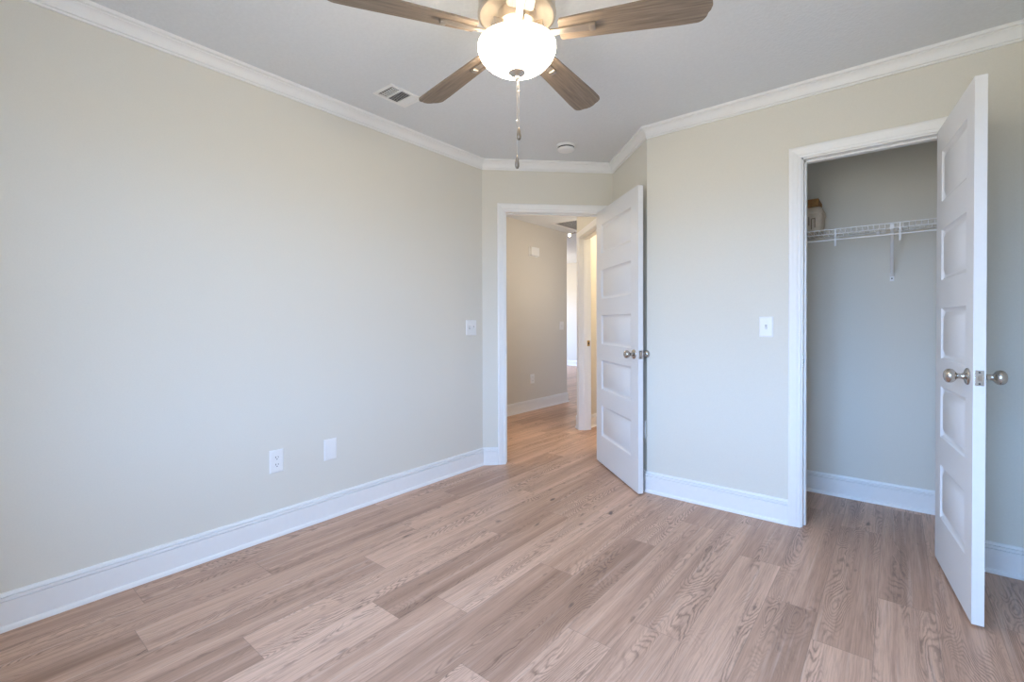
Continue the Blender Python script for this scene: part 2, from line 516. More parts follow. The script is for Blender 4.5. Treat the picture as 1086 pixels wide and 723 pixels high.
# crown moulding
crown = [(0, -0.076), (0.009, -0.076), (0.0095, -0.0685), (0.0060, -0.0670), (0.0060, -0.0650), (0.0125, -0.0635), (0.0135, -0.0565), (0.0100, -0.0550), (0.0105, -0.0525),
         (0.0135, -0.042), (0.0195, -0.031), (0.028, -0.0235), (0.0325, -0.0215), (0.0325, -0.0165), (0.0390, -0.0160), (0.0445, -0.0125), (0.046, -0.004), (0.046, 0), (0, 0)]
cpath = [(0, BACK_Y), (XR, BACK_Y), (XR, YC), tuple(P3), tuple(P2), (0, 0)]
clabels = ['white crown moulding above the window wall', 'white crown moulding above the right wall', 'white crown moulding above the closet wall',
           'white crown moulding above the angled return wall behind the door', 'white crown moulding above the bedroom doorway wall', 'white crown moulding along the long left wall']
TN = [0]
def trim(bm, label, cat='trim', mat=None, smooth=30):
    TN[0] += 1
    return tag(link('trim_%d' % TN[0], bm, mat or M['trim'], smooth=smooth), label, cat, kind='structure')
for bm, lb in zip(sweep_segments(cpath, crown, True, lambda p, h: (p.x, p.y, H+h)), clabels): trim(bm, lb, 'crown moulding')

# baseboards
basep = [(0, 0), (0.021, 0), (0.021, 0.007), (0.0195, 0.014), (0.0155, 0.0185), (0.0125, 0.0195), (0.0145, 0.105), (0.0145, 0.1085), (0.0060, 0.1090),
         (0.0060, 0.1125), (0.0135, 0.1130), (0.0135, 0.1240), (0.0040, 0.1245), (0.0040, 0.1280), (0.0095, 0.1285), (0.0075, 0.137), (0.004, 0.140), (0, 0.140)]
def ds(s, off=0.0): return (s*S2 + off*S2, s*S2 - off*S2)
def bs(s): return tuple(P2 + Vector((-S2, S2))*s)
CW = 0.0605; REV = 0.005
d_out = (DOPEN[0]+REV-CW, DOPEN[1]-REV+CW)
c_out = (COPEN[0]+REV-CW, COPEN[1]-REV+CW)
b_out = (BOPEN[0]+REV-CW, BOPEN[1]-REV+CW)
chains = [
    ([(c_out[0], YC), tuple(P3), tuple(P2), ds(d_out[1])],
     [('baseboard_closet', 'white baseboard between return wall and closet doorway'), ('baseboard_return', 'white baseboard on the return wall behind the bedroom door'), ('baseboard_entry_right', 'short white baseboard right of the bedroom doorway')]),
    ([ds(d_out[0]), (0, 0), (0, BACK_Y), (XR, BACK_Y), (XR, YC), (c_out[1], YC)],
     [('baseboard_entry_left', 'short white baseboard left of the bedroom doorway'), ('baseboard_left', 'long white baseboard along the left wall'), ('baseboard_back', 'white baseboard under the window'),
      ('baseboard_right', 'white baseboard on the right wall'), ('baseboard_closet_right', 'short white baseboard behind the open closet door')]),
    ([(XR, YC+T), (XR, YB), (1.35, YB), (1.35, YC+T)],
     [('baseboard_closet_side', 'white baseboard on the right wall inside the closet'), ('baseboard_closet_back', 'white baseboard on the closet back wall'), ('baseboard_closet_end', 'white baseboard on the closet left end')]),
    ([(-6.0, HEND), (HX, HEND), (HX, -0.7)],
     [('baseboard_living', 'white baseboard around the corner from the hall'), ('baseboard_hall', 'white baseboard along the hall wall seen through the doorway')]),
    ([bs(b_out[1]), bs(1.243), (HR, 8.1)],
     [('baseboard_bath', 'white baseboard stub left of the lit side doorway'), ('baseboard_hall_right', 'white baseboard on the hall wall past the lit side doorway')]),
    ([(HR, 8.1), (-6.0, 8.1)], [('baseboard_far', 'white baseboard on the far wall beyond the hall')]),
    ([(HR+T, 3.0), (HR+T, 1.70)], [('baseboard_bath_inner', 'white baseboard inside the lit side room')]),
]
for path, names in chains:
    for bm, (nm, lb) in zip(sweep_segments(path, basep, False, lambda p, h: (p.x, p.y, h)), names):
        tag(link(nm, bm, M['trim'], smooth=30), lb, 'baseboard', kind='structure')

# door casings and jambs
casep = [(0, 0), (0, 0.009), (0.004, 0.0115), (0.012, 0.0125), (0.016, 0.0105), (0.020, 0.0125), (0.032, 0.0155), (0.042, 0.0165), (0.046, 0.0185),
         (0.052, 0.0185), (0.057, 0.017), (CW, 0.013), (CW, 0)]
def doorway(origin, rz, o, label, both=False, stop=(0.040, 0.075), strike=None, plate=None, side=0):
    """local x along the wall (right when facing it), -y into the room"""
    mtx = Matrix.Translation((origin[0], origin[1], 0)) @ Matrix.Rotation(rz, 4, 'Z')
    s0, s1, zt = o
    bm = B()
    path = [(s0+REV, 0), (s0+REV, zt-REV), (s1-REV, zt-REV), (s1-REV, 0)]
    faces = [lambda p, h: mtx @ Vector((p.x, -h, p.y))]
    if both: faces.append(lambda p, h: mtx @ Vector((p.x, T+h, p.y)))
    for f3 in faces:
        for sg in sweep_segments(path, casep, False, f3):
            merge(bm, sg)
    cas = trim(bm, 'white moulded casing and jamb around the ' + label, 'door frame')
    jb = B(); jt = 0.012
    box(jb, s0-0.001, s0+jt, 0, T, 0, zt, mtx=mtx); box(jb, s1-jt, s1+0.001, 0, T, 0, zt, mtx=mtx)
    box(jb, s0, s1, 0, T, zt-jt, zt+0.001, mtx=mtx)
    link('jamb', jb, M['trim'], cas)
    st = B()
    box(st, s0+jt, s0+jt+0.011, stop[0], stop[1], 0, zt-jt, bevel=0.002, mtx=mtx)
    box(st, s1-jt-0.011, s1-jt, stop[0], stop[1], 0, zt-jt, bevel=0.002, mtx=mtx)
    box(st, s0+jt, s1-jt, stop[0], stop[1], zt-jt-0.011, zt-jt, bevel=0.002, mtx=mtx)
    link('stop', st, M['trim'], cas)
    if plate:
        xs = s0+jt if side == 0 else s1-jt
        sg = 1 if side == 0 else -1
        pb = B(); yc = strike; zc = 0.925
        box(pb, min(xs, xs+sg*0.0015), max(xs, xs+sg*0.0015), yc-0.014, yc+0.014, zc-0.03, zc+0.03, 0, mtx=mtx)
        box(pb, min(xs, xs+sg*0.0022), max(xs, xs+sg*0.0022), yc-0.006, yc+0.007, zc-0.012, zc+0.012, 1, mtx=mtx)
        link('strike_plate', pb, [plate, M['slot']], cas)
    return cas
doorway((0, 0), R(45), DOPEN, 'bedroom doorway in the angled wall', strike=0.018, plate=M['nickel'])
doorway((0, YC), 0, COPEN, 'closet doorway', strike=0.012, plate=M['nickel'])
# bathroom wall: facing it, right is towards the bedroom
doorway(P2, R(-45), (-BOPEN[1], -BOPEN[0], BOPEN[2]), 'warmly lit side doorway in the hall', both=True, stop=(0.040, 0.075), strike=0.095, plate=M['brass'])

# window behind the camera and the living room one
def window(name, origin, rz, w, z0, z1, label):
    mtx = Matrix.Translation((origin[0], origin[1], 0)) @ Matrix.Rotation(rz, 4, 'Z')
    e = empty(name, (0, 0, 0)); tag(e, label, 'window', kind='structure')
    f = B()
    for a, b_, c, d in ((0, 0.05, z0, z1), (w-0.05, w, z0, z1), (0.05, w-0.05, z0, z0+0.05), (0.05, w-0.05, z1-0.05, z1), (w/2-0.03, w/2+0.03, z0+0.05, z1-0.05)):
        box(f, a, b_, 0.02, 0.08, c, d, mtx=mtx)
    fr = link('frame', f, M['trim'], e)
    zm = (z0+z1)/2
    for a, b_ in ((0.05, w/2-0.03), (w/2+0.03, w-0.05)):
        s = B(); box(s, a, b_, 0.035, 0.065, zm-0.02, zm+0.02, mtx=mtx); link('meeting_rail', s, M['trim'], e)
        p = B(); box(p, a, b_, 0.048, 0.051, z0+0.05, z1-0.05, mtx=mtx); link('pane', p, M['pane'], e)
    s = B(); box(s, -0.06, w+0.06, -0.04, 0.02, z0-0.03, z0, bevel=0.004, mtx=mtx); link('sill', s, M['trim'], e)
window('window_1', (WIN[1], BACK_Y), math.pi, WIN[1]-WIN[0], WIN[2], WIN[3], 'white bedroom window behind the camera')
window('window_2', (-6.0, LWIN[0]), R(90), LWIN[1]-LWIN[0], LWIN[2], LWIN[3], 'large window of the room beyond the hall')

# ------------------------------------------------------------------ doors
PZ = [(0.234, 0.478), (0.608, 0.842), (0.968, 1.202), (1.331, 1.565), (1.693, 1.927)]
def door_leaf(w, th, stile, z0=0.0, z1=2.032, off=0.012):
    bm = B()
    xs = [0, stile, w-stile, w]
    zs = [0] + [q-off for pr in PZ for q in pr] + [z1]
    rings = [(0.0, 0.0), (0.0015, 0.0022), (0.0175, 0.0120), (0.0205, 0.0120), (0.0420, 0.0010)]
    for y, sgn in ((0.0, 1), (th, -1)):
        for i in range(3):
            for j in range(len(zs)-1):
                xa, xb, za, zb = xs[i], xs[i+1], zs[j], zs[j+1]
                if i == 1 and j % 2 == 1:
                    prev = None
                    for ins, dep in rings:
                        c = [bm.verts.new((x, y+sgn*dep, z)) for x, z in ((xa+ins, za+ins), (xb-ins, za+ins), (xb-ins, zb-ins), (xa+ins, zb-ins))]
                        if prev:
                            for k in range(4): bm.faces.new((prev[k], prev[(k+1) % 4], c[(k+1) % 4], c[k]))
                        prev = c
                    bm.faces.new(prev)
                else:
                    bm.faces.new([bm.verts.new(p) for p in ((xa, y, za), (xb, y, za), (xb, y, zb), (xa, y, zb))])
    for q in (((0, 0, 0), (0, th, 0), (0, th, z1), (0, 0, z1)), ((w, 0, 0), (w, th, 0), (w, th, z1), (w, 0, z1)),
              ((0, 0, 0), (w, 0, 0), (w, th, 0), (0, th, 0)), ((0, 0, z1), (w, 0, z1), (w, th, z1), (0, th, z1))):
        bm.faces.new([bm.verts.new(p) for p in q])
    bmesh.ops.remove_doubles(bm, verts=bm.verts[:], dist=1e-5)
    return bm

KNOB = [(0, 0), (0.0315, 0), (0.0325, 0.003), (0.031, 0.006), (0.026, 0.009), (0.018, 0.011), (0.0125, 0.014), (0.0105, 0.020), (0.0105, 0.028), (0.013, 0.034),
        (0.020, 0.038), (0.0255, 0.044), (0.0275, 0.051), (0.0268, 0.058), (0.0235, 0.0645), (0.017, 0.069), (0.008, 0.0715), (0, 0.072)]
def door(name, pivot, ang, w, label, stile, backset=0.062):
    e = empty(name, (pivot[0], pivot[1], 0.012), ang)
    tag(e, label, 'door', kind='structure')
    th = 0.035
    link('leaf', door_leaf(w, th, stile), M['door'], e, smooth=35)
    zk = 0.918
    for sgn, y in ((-1, 0.0), (1, th)):
        k = B()
        mt = Matrix.Translation((w-backset, y, zk)) @ Matrix.Rotation(R(90)*(1 if sgn < 0 else -1), 4, 'X')
        lathe(k, KNOB, 32, mt)
        tag(link('knob', k, M['nickel'], e, smooth=40), 'satin nickel round knob')
    lp = B()
    box(lp, w, w+0.0016, th/2-0.0127, th/2+0.0127, zk-0.0285, zk+0.0285, 0, bevel=0.0007)
    for dz in (-0.021, 0.021):
        lathe(lp, [(0, 0), (0.0035, 0), (0.003, 0.0008), (0, 0.0008)], 10, Matrix.Translation((w+0.0016, th/2, zk+dz)) @ Matrix.Rotation(R(90), 4, 'Y'), 1)
    pl = link('latch_plate', lp, [M['nickel'], M['slot']], e)
    lt = B(); prism(lt, [(w+0.001, th/2-0.006), (w+0.012, th/2+0.005), (w+0.001, th/2+0.007)], zk-0.009, zk+0.009)
    link('latch_bolt', lt, M['nickel'], pl)
    for zh in (0.20, 1.02, 1.83):
        hg = B()
        lathe(hg, [(0, -0.045), (0.006, -0.045), (0.006, 0.045), (0, 0.045)], 12, Matrix.Translation((-0.004, th+0.006, zh)))
        box(hg, -0.0015, 0.0, th*0.15, th+0.004, zh-0.044, zh+0.044)
        link('hinge', hg, M['nickel'], e, smooth=40)
    return e
h2 = Vector(ds(0.9426, -0.0075))
door('door_1', h2, R(-41.5353), 0.806, 'white five-panel bedroom door standing open against the angled return wall', 0.116)
door('door_2', (2.728, 0.2561), R(-83.2961), 0.6139, 'white five-panel closet door swung open at the right', 0.100)

# ------------------------------------------------------------------ ceiling fan
FX, FY = 1.4767, -1.4032
fan = empty('ceiling_fan', (FX, FY, H))
tag(fan, 'five-blade ceiling fan with grey-brown wood blades and lit frosted glass bowl', 'ceiling fan')
def fz(z): return z-H
b = B()
lathe(b, [(0, fz(H)), (0.088, fz(H)), (0.092, fz(2.435)), (0.090, fz(2.415)), (0.100, fz(2.408)), (0.128, fz(2.395)), (0.141, fz(2.375)), (0.143, fz(2.335)),
          (0.143, fz(2.292)), (0.146, fz(2.290)), (0.146, fz(2.282)), (0.142, fz(2.278)), (0.137, fz(2.276)), (0.134, fz(2.281)), (0.120, fz(2.287)), (0.075, fz(2.290)), (0, fz(2.290))], 56)
link('motor_housing', b, M['fanmetal'], fan, smooth=35)
b = B()
lathe(b, [(0, fz(2.290)), (0.072, fz(2.290)), (0.074, fz(2.262)), (0.074, fz(2.246)), (0.066, fz(2.242)), (0.030, fz(2.238)), (0.028, fz(2.20)), (0.012, fz(2.195)), (0.006, fz(2.19)), (0.006, fz(2.065)), (0, fz(2.065))], 40)
link('light_fitter', b, M['fanmetal'], fan, smooth=35)
# frosted bowl: thin open shell of glass
def bowl_prof():
    out = [(0.1445, 2.166), (0.1450, 2.160), (0.1435, 2.150), (0.1385, 2.137), (0.130, 2.123), (0.117, 2.109), (0.100, 2.096), (0.080, 2.0855), (0.058, 2.0785), (0.034, 2.0745), (0.008, 2.073)]
    inn = [(r-0.004 if r > 0.02 else r, z+0.003) for r, z in out]
    return [(r, fz(z)) for r, z in [(0.1405, 2.172), (0.1430, 2.174), (0.1445, 2.171)] + out + inn[::-1]]
b = B(); pr = bowl_prof()
k_ = len(pr)//2
lathe_open(b, pr[:k_+2], 56, 0); lathe_open(b, pr[k_+1:] + [pr[0]], 56, 1)
bmesh.ops.remove_doubles(b, verts=b.verts[:], dist=1e-6)
tag(link('glass_bowl', b, [M['glass'], M['glass_in']], fan, smooth=50), 'glowing frosted glass bowl')
b = B()
lathe(b, [(0, fz(2.0755)), (0.031, fz(2.0755)), (0.032, fz(2.0715)), (0.026, fz(2.066)), (0.012, fz(2.063)), (0.0085, fz(2.059)), (0.0095, fz(2.052)), (0.007, fz(2.045)), (0.003, fz(2.041)), (0, fz(2.041))], 28)
link('finial', b, M['fanmetal'], fan, smooth=40)
# blades
def blade_outline():
    r0, r1 = 0.165, 0.680
    up_, n = [], 14
    def half(r):
        f = (r-r0)/(r1-r0)
        return 0.046 + 0.020*min(1, f*1.25)
    pts = []
    for i in range(n+1):
        r = r0 + (r1-0.045-r0)*i/n
        pts.append((r, half(r)))
    hw = half(r1)
    for k in range(1, 9):                       # rounded tip
        a = R(90)*k/8
        pts.append((r1-0.045+0.030*math.sin(a)+0.004*k/8, hw-0.036*(1-math.cos(a))))
    pts.append((r1-0.004, hw*0.30)); pts.append((r1, 0))
    low = [(x, -y) for x, y in reversed(pts[:-1])]
    return [(r0-0.006, 0.036)] + pts + low + [(r0-0.006, -0.036)]
BL_A0 = 24.2
BZ = 2.205
first_blade = None
for k in range(5):
    ang = R(BL_A0 + 72*k)
    e_m = Matrix.Rotation(ang, 4, 'Z') @ Matrix.Translation((0, 0, fz(BZ))) @ Matrix.Rotation(R(-12.0), 4, 'X')
    b = B(); prism(b, blade_outline(), 0.0, 0.007)
    bo = link('blade', b, M['blade'], fan); bo.matrix_local = e_m
    i_ = B()
    # bracket: arm from the hub, widening plate under the blade and rounded end block
    prof = [(0.068, 0.017), (0.12, 0.0125), (0.165, 0.012), (0.255, 0.014), (0.285, 0.0145), (0.291, 0.011)]
    poly = prof + [(x, -y) for x, y in reversed(prof)]
    prism(i_, poly, -0.0075, -0.0005)
    box(i_, 0.268, 0.291, -0.0145, 0.0145, -0.0135, -0.0005, bevel=0.004)
    box(i_, 0.06, 0.10, -0.017, 0.017, -0.006, 0.045, bevel=0.004)
    io = link('blade_bracket', i_, M['bracket'], fan, smooth=30); io.matrix_local = e_m
# pull chains
camr = rt
for nm, dx, zf0, zf1, zc in (('pull_chain', 0.0065, 1.868, 1.820, 2.002), ('pull_chain', -0.0005, 1.765, 1.715, 1.893)):
    px, py = camr.x*dx - fw.x*0.004*(1 if dx > 0 else 0), camr.y*dx - fw.y*0.004*(1 if dx > 0 else 0)
    c = B()
    tube(c, [(px*0.6, py*0.6, fz(2.044)), (px, py, fz(2.020)), (px, py, fz(zf0))], 0.0010, 6)
    lathe(c, [(0, -0.004), (0.0027, -0.003), (0.0032, 0), (0.0027, 0.003), (0, 0.004)], 10, Matrix.Translation((px, py, fz(zc))))
    co = link(nm, c, M['fanmetal'], fan, smooth=60)
    f = B(); hl = zf0-zf1
    lathe(f, [(0, 0), (0.0024, -0.001), (0.0034, -0.005), (0.0060, -hl*0.28), (0.0080, -hl*0.60), (0.0078, -hl*0.82), (0.0050, -hl*0.96), (0, -hl)], 16, Matrix.Translation((px, py, fz(zf0))))
    tag(link('pull', f, M['pullmetal'], co, smooth=60), 'teardrop metal pull')
lp_ = lamp('fan_bulb_light', (FX+0.0, FY, 2.185), FAN_UP_W, WARM, 0.06)
lp_.parent = fan; lp_.matrix_parent_inverse = Matrix.Translation((-FX, -FY, -H))

# ------------------------------------------------------------------ ceiling fittings
# three-way supply register
vent = empty('ceiling_vent', (0.357, -1.090, H))
tag(vent, 'small white three-bank ceiling air register near the left wall', 'vent')
vx, vy = 0.084, 0.112
b = B()
prism_ring = [(-vx, -vy, vx, -vy+0.020), (-vx, vy-0.020, vx, vy), (-vx, -vy+0.020, -vx+0.020, vy-0.020), (vx-0.020, -vy+0.020, vx, vy-0.020)]
for x0, y0, x1, y1 in prism_ring: box(b, x0, x1, y0, y1, -0.006, 0.0, bevel=0.0015)
link('frame', b, M['plastic'], vent)
b = B(); box(b, -vx+0.015, vx-0.015, -vy+0.015, vy-0.015, -0.0015, -0.0005); link('duct_opening', b, M['dark'], vent)
ys = [-0.093, -0.033, 0.045, 0.092]
for yy in ys[1:3]:
    b = B(); box(b, -0.065, 0.065, yy-0.005, yy+0.005, -0.008, -0.002)
    link('divider', b, M['plastic'], vent)
for bank in range(3):
    b = B(); y0, y1 = ys[bank]+0.006, ys[bank+1]-0.006
    if bank == 1:
        n = 9
        for i in range(n):
            xc = -0.058 + 0.116*i/(n-1)
            box(b, -0.0050, 0.0050, y0, y1, -0.0006, 0.0006, mtx=Matrix.Translation((xc, 0, -0.0065)) @ Matrix.Rotation(R(33), 4, 'Y'))
    else:
        n = 5
        for i in range(n):
            yc = y0 + (y1-y0)*(i+0.5)/n
            box(b, -0.064, 0.064, -0.0045, 0.0045, -0.0006, 0.0006, mtx=Matrix.Translation((0, yc, -0.006)) @ Matrix.Rotation(R(40 if bank == 0 else -40), 4, 'X'))
        if bank == 0:
            for i in range(7):
                xc = -0.054 + 0.018*i
                box(b, xc-0.0012, xc+0.0012, y0, y1, -0.009, -0.0035)
    link('louver_bank', b, M['plastic'], vent)

sd = empty('smoke_detector', (0.690, 0.166, H))
tag(sd, 'round white smoke detector on the ceiling near the bedroom doorway', 'smoke detector')
b = B()
lathe(b, [(0, 0), (0.071, 0), (0.071, -0.010), (0.066, -0.012), (0.066, -0.016), (0, -0.016)], 40); link('mounting_base', b, M['plastic'], sd, smooth=35)
b = B()
lathe(b, [(0, -0.016), (0.060, -0.016), (0.060, -0.026), (0, -0.026)], 40); link('vent_slot', b, M['slot'], sd, smooth=35)
b = B()
lathe(b, [(0, -0.025), (0.063, -0.025), (0.0635, -0.031), (0.058, -0.038), (0.045, -0.042), (0.020, -0.043), (0, -0.043)], 40); link('cover', b, M['plastic'], sd, smooth=35)
# hall return grille
g = empty('return_grille', (-0.60, 2.66, H))
tag(g, 'large slatted return-air grille in the hall ceiling', 'vent')
b = B()
gx, gy = 0.32, 0.345
for x0, y0, x1, y1 in ((-gx, -gy, gx, -gy+0.04), (-gx, gy-0.04, gx, gy), (-gx, -gy+0.04, -gx+0.04, gy-0.04), (gx-0.04, -gy+0.04, gx, gy-0.04)): box(b, x0, x1, y0, y1, -0.008, 0, bevel=0.002)
link('frame', b, M['plastic'], g)
b = B(); box(b, -gx+0.03, gx-0.03, -gy+0.03, gy-0.03, -0.002, -0.0005); link('filter_opening', b, M['dark'], g)
b = B()
for i in range(19):
    yc = -gy+0.055 + i*(2*gy-0.11)/18
    box(b, -gx+0.04, gx-0.04, -0.008, 0.008, -0.0006, 0.0006, mtx=Matrix.Translation((0, yc, -0.008)) @ Matrix.Rotation(R(3), 4, 'X'))
link('slats', b, M['grill'], g)

# small fixture glimpsed beyond the hall
c = empty('ceiling_light', (-1.62, 4.05, LZ))
tag(c, 'small lit ceiling fixture glimpsed past the end of the hall', 'ceiling light')
b = B(); lathe(b, [(0, 0), (0.06, 0), (0.06, -0.02), (0.012, -0.03), (0.012, -0.10), (0, -0.10)], 24); box(b, -0.11, 0.11, -0.01, 0.01, -0.108, -0.094, bevel=0.003)
link('stem', b, M['nickel'], c, smooth=40)
for s in (-0.10, 0.10):
    b = B(); lathe(b, [(0, -0.10), (0.012, -0.10), (0.022, -0.115), (0.023, -0.130), (0.015, -0.145), (0, -0.150)], 20, Matrix.Translation((s, 0, 0)))
    link('lamp_globe', b, M['bulb'], c, smooth=50)

# ------------------------------------------------------------------ wall plates
def plate_bm(w=0.072, h=0.117, d=0.006):
    bm = B()
    ring = [(0, 0.0), (0.0, 0.0015), (0.003, 0.0045), (0.007, d)]
    prev = None
    for ins, dep in ring:
        cc = [bm.verts.new((x, -dep, z)) for x, z in ((-w/2+ins, -h/2+ins), (w/2-ins, -h/2+ins), (w/2-ins, h/2-ins), (-w/2+ins, h/2-ins))]
        if prev:
            for k in range(4): bm.faces.new((prev[k], prev[(k+1) % 4], cc[(k+1) % 4], cc[k]))
        else: bm.faces.new(cc)
        prev = cc
    bm.faces.new(prev)
    return bm
def screw(bm, x, z, d, mat=0):
    lathe(bm, [(0, 0), (0.0032, 0), (0.0026, 0.001), (0, 0.0012)], 12, Matrix.Translation((x, -d, z)) @ Matrix.Rotation(R(90), 4, 'X'), mat)
def outlet(loc, rz, label, w=0.075, h=0.122):
    e = empty('wall_outlet', loc, rz); tag(e, label, 'outlet')
    p = plate_bm(w, h); screw(p, 0, 0, 0.006)
    link('cover_plate', p, M['plastic'], e)
    for dz in (0.0195, -0.0195):
        r_ = B()
        pts = []
        for i in range(24):
            a = 2*math.pi*i/24
            pts.append((0.0172*math.cos(a), max(-0.0142, min(0.0142, 0.0172*math.sin(a)))))
        prism(r_, pts, 0, 0.0022, 0, Matrix.Translation((0, -0.0056, dz)) @ Matrix.Rotation(R(90), 4, 'X'))
        for xx, zl, zz in ((-0.0064, 0.0085, 0.003), (0.0064, 0.007, 0.003)):
            box(r_, xx-0.0013, xx+0.0013, -0.0083, -0.0074, dz+zz-zl/2, dz+zz+zl/2, 1)
        lathe(r_, [(0, 0), (0.0026, 0), (0.0026, 0.0009), (0, 0.0009)], 10, Matrix.Translation((0, -0.0075, dz-0.0078)) @ Matrix.Rotation(R(90), 4, 'X'), 1)
        link('receptacle', r_, [M['plastic'], M['slot']], e)
    return e
def switch(loc, rz, label, w=0.072, h=0.117, gangs=1, upd=(1,)):
    e = empty('light_switch', loc, rz); tag(e, label, 'light switch')
    p = plate_bm(w, h)
    for gi in range(gangs):
        x = (gi-(gangs-1)/2)*0.046
        for dz in (0.030, -0.030): screw(p, x, dz, 0.006)
        box(p, x-0.0055, x+0.0055, -0.0068, -0.0055, -0.0125, 0.0125, 1)  # toggle slot, grey colour stands in for the shadow under the toggle
    link('cover_plate', p, [M['plastic'], M['grill']], e)
    for gi in range(gangs):
        x = (gi-(gangs-1)/2)*0.046
        tg = B()
        u_ = upd[gi % len(upd)]
        box(tg, x-0.0046, x+0.0046, -0.0175, -0.004, -0.0055, 0.0055, bevel=0.001, mtx=Matrix.Translation((0, 0, 0.004*u_)) @ Matrix.Translation((0, -0.006, 0)) @ Matrix.Rotation(R(-28*u_), 4, 'X') @ Matrix.Translation((0, 0.006, 0)))
        link('toggle', tg, M['plastic'], e)
    return e
outlet((0, -1.631, 0.4035), R(90), 'white duplex outlet low on the left wall, nearer the camera than the blank plate')
bp_ = empty('blank_plate', (0, -1.320, 0.402), R(90)); tag(bp_, 'white blank cover plate low on the left wall, right of the outlet', 'wall plate')
p = plate_bm(0.080, 0.124); link('cover_plate', p, M['plastic'], bp_)
p = B(); box(p, -0.0165, 0.0165, -0.0068, -0.0055, -0.033, 0.033, bevel=0.0005); link('insert', p, M['plastic'], bp_)
switch((0, -0.130, 1.107), R(90), 'white double light switch plate on the left wall beside the bedroom doorway', 0.116, 0.120, 2, (1, -1))
switch((1.998, YC, 1.114), 0, 'white single light switch left of the closet doorway', 0.074, 0.118, 1, (-1,))
t_s = 0.060
ow = P3 + Vector((-S2, S2))*t_s
outlet((ow.x, ow.y, 0.412), R(-45), 'white outlet on the return wall half hidden behind the open bedroom door')
switch((HX, 2.875, 1.108), R(90), 'small white light switch on the hall wall near its far corner', 0.105, 0.118, 1)
outlet((HX, 2.173, 0.412), R(90), 'white outlet low on the hall wall seen through the doorway', 0.085, 0.122)
# chime box
ch = empty('door_chime', (HX, 2.195, 2.078), R(90)); tag(ch, 'small white box high on the hall wall seen through the doorway', 'door chime')
b = B(); box(b, -0.085, 0.085, -0.045, 0, -0.056, 0.056, bevel=0.006); link('cover', b, M['plastic'], ch)
b = B(); box(b, -0.095, 0.095, -0.008, 0, -0.064, 0.064, bevel=0.002); link('back_plate', b, M['plastic'], ch)

# spring door stop on the return wall baseboard
dsp = P3 + Vector((-S2, S2))*0.075
st = empty('door_stop', (dsp.x, dsp.y, 0.088), R(-45)); tag(st, 'small spring door stop on the baseboard behind the bedroom door', 'door stop')
b = B(); lathe(b, [(0, 0.011), (0.011, 0.011), (0.011, 0.015), (0.006, 0.017), (0, 0.017)], 16, Matrix.Rotation(R(90), 4, 'X')); link('base', b, M['nickel'], st, smooth=40)
b = B(); tube(b, [(0.0048*math.cos(i*0.7), -0.016-0.00055*i, 0.0048*math.sin(i*0.7)) for i in range(70)], 0.0012, 6); link('spring', b, M['nickel'], st, smooth=60)
b = B(); lathe(b, [(0, 0.053), (0.0075, 0.053), (0.0085, 0.057), (0.0085, 0.064), (0.006, 0.068), (0, 0.068)], 16, Matrix.Rotation(R(90), 4, 'X')); link('rubber_tip', b, M['rubber'], st, smooth=40)

# ------------------------------------------------------------------ closet shelf and boxes
YF, ZT = 0.644, 1.700
sh = empty('wire_shelf', (2.19, YB, ZT))
tag(sh, 'white ventilated wire shelf with hanging rod across the closet', 'wire shelf')
O = Vector((2.19, YB, ZT))
XA, XB = 1.36, 3.036
def rel(p): return Vector(p)-O
b = B()
n = int((XB-XA)/0.0262)
for i in range(n+1):
    x = XA + 0.005 + (XB-XA-0.01)*i/n
    tube(b, [rel((x, YB-0.006, ZT)), rel((x, YF, ZT)), rel((x, YF-0.0005, ZT-0.028))], 0.0014, 5)
link('deck_wires', b, M['wire'], sh, smooth=60)
b = B()
for y, z, r_ in ((YF, ZT, 0.0030), (YF, ZT-0.028, 0.0030), (YB-0.006, ZT-0.003, 0.0026), (YF+0.15, ZT-0.004, 0.0024)):
    tube(b, [rel((XA, y, z)), rel((XB, y, z))], r_, 8)
link('rails', b, M['wire'], sh, smooth=60)
b = B(); tube(b, [rel((XA, YF, ZT-0.0635)), rel((XB, YF, ZT-0.0635))], 0.0042, 10); link('hanging_rod', b, M['wire'], sh, smooth=60)
for x in (1.694, 1.994, 2.294, 2.594, 2.894):
    b = B()
    box(b, x-0.0042, x+0.0042, YF-0.0065, YF-0.0045, ZT-0.102, ZT+0.003)
    box(b, x-0.0042, x+0.0042, YF-0.0065, YF+0.0055, ZT+0.0015, ZT+0.0035)
    tube(b, [(x, YF-0.0055, ZT-0.072), (x, YF+0.002, ZT-0.0705), (x, YF+0.007, ZT-0.062)], 0.003, 6)
    bmesh.ops.translate(b, verts=b.verts[:], vec=-O)
    link('rod_hook', b, M['wire'], sh)
for x in (2.559,):
    b = B()
    a0, a1 = Vector((x, YF+0.004, ZT-0.004)), Vector((x, YB-0.004, 1.425))
    d = (a1-a0); ln = d.length
    q = Matrix.Translation(a0) @ d.to_track_quat('X', 'Z').to_matrix().to_4x4()
    box(b, 0, ln, -0.0075, 0.0075, -0.0065, -0.0045, mtx=q)
    box(b, 0, ln, -0.0075, -0.006, -0.0065, 0.0065, mtx=q); box(b, 0, ln, 0.006, 0.0075, -0.0065, 0.0065, mtx=q)
    box(b, x-0.0105, x+0.0105, YB-0.0035, YB, 1.392, 1.442, bevel=0.001)
    lathe(b, [(0, 0), (0.0045, 0), (0.004, 0.0015), (0, 0.002)], 10, Matrix.Translation((x, YB-0.0035, 1.408)) @ Matrix.Rotation(R(90), 4, 'X'), 1)
    box(b, x-0.009, x+0.009, YF-0.002, YF+0.012, ZT-0.034, ZT-0.004, bevel=0.001)
    bmesh.ops.translate(b, verts=b.verts[:], vec=-O)
    link('support_bracket', b, [M['wire'], M['slot']], sh)
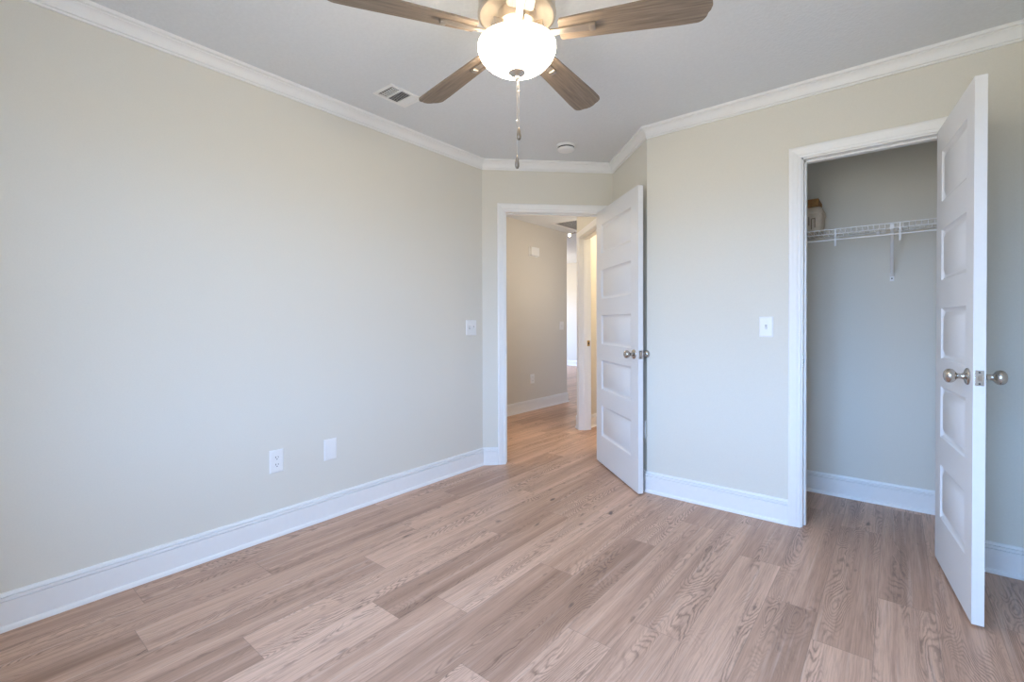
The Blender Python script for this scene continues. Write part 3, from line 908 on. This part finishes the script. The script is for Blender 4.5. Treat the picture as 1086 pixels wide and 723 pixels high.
for x in (2.49, 1.9):
    b = B(); box(b, x-0.008, x+0.008, YB-0.010, YB, ZT-0.020, ZT+0.006, bevel=0.002)
    bmesh.ops.translate(b, verts=b.verts[:], vec=-O); link('wall_clip', b, M['wire'], sh)

# lower carton, rounded and slightly flared, with lid edge
ca = empty('storage_carton', (2.100, 0.80, ZT+0.0035)); tag(ca, 'beige carton with dark printed strokes on the closet shelf, below the brown box', 'box')
def rrect(w, d, r, z, n=5):
    pts = []
    for cx, cy, a0 in ((w-r, d-r, 0), (-w+r, d-r, 90), (-w+r, -d+r, 180), (w-r, -d+r, 270)):
        for k in range(n+1):
            a = R(a0+90*k/n); pts.append((cx+r*math.cos(a), cy+r*math.sin(a), z))
    return pts
def loft(bm, rings, mat=0):
    rr = [[bm.verts.new(p) for p in r_] for r_ in rings]
    for a, c_ in zip(rr, rr[1:]):
        for i in range(len(a)):
            j = (i+1) % len(a); f = bm.faces.new((a[i], a[j], c_[j], c_[i])); f.material_index = mat
    bm.faces.new(rr[0]); bm.faces.new(rr[-1])
b = B(); loft(b, [rrect(0.112, 0.088, 0.022, 0.0), rrect(0.113, 0.089, 0.022, 0.003), rrect(0.121, 0.097, 0.024, 0.120)]); link('body', b, M['carton'], ca, smooth=40)
b = B(); loft(b, [rrect(0.124, 0.100, 0.026, 0.117), rrect(0.126, 0.102, 0.026, 0.120), rrect(0.124, 0.100, 0.026, 0.140), rrect(0.112, 0.088, 0.020, 0.158), rrect(0.104, 0.080, 0.016, 0.162)]); tag(link('lid', b, M['carton'], ca, smooth=40), 'paler rounded lid')
b = B()
for x0, x1, z0, z1 in ((0.048, 0.053, 0.045, 0.098), (0.062, 0.066, 0.020, 0.085), (0.080, 0.084, 0.030, 0.090), (0.066, 0.080, 0.084, 0.088), (0.020, 0.040, 0.096, 0.099)):
    box(b, x0, x1, -0.0985, -0.0955+0.004, z0, z1)
link('printed_marks', b, plain('brown_print', (0.22, 0.16, 0.11), 0.8), ca)
cb = empty('cardboard_box', (2.082, 0.80, ZT+0.167)); tag(cb, 'small flat brown cardboard box on top of the beige carton in the closet', 'box')
b = B(); box(b, -0.118, 0.118, -0.090, 0.090, 0.0, 0.044, bevel=0.002); link('body', b, M['card'], cb)
b = B(); box(b, -0.1195, 0.1195, -0.0915, 0.0915, 0.022, 0.0465, bevel=0.002); tag(link('lid', b, M['card'], cb), 'brown cardboard lid')

# side room lamp, then unseen fill lights added for the rooms beyond
lamp('bathroom_light', (0.75, 2.1, 2.25), BATH_W, (1.0, 0.83, 0.58), 0.10)
lamp('hall_fill', (-0.23, 2.30, 1.75), HALL_FILL_W, (1.0, 0.89, 0.77), 0.10)  # added fill, hidden past the corner, brightens the hall wall
lamp('entry_fill', (-0.62, 0.55, 2.22), 13.0, (1.0, 0.88, 0.74), 0.10)  # added fill without a fixture, lifts vestibule wall, casing and open door
lamp('living_fill', (-4.4, 6.6, 1.9), 45.0, (1.0, 0.86, 0.70), 0.12)  # added unseen fill warming the far living room wall
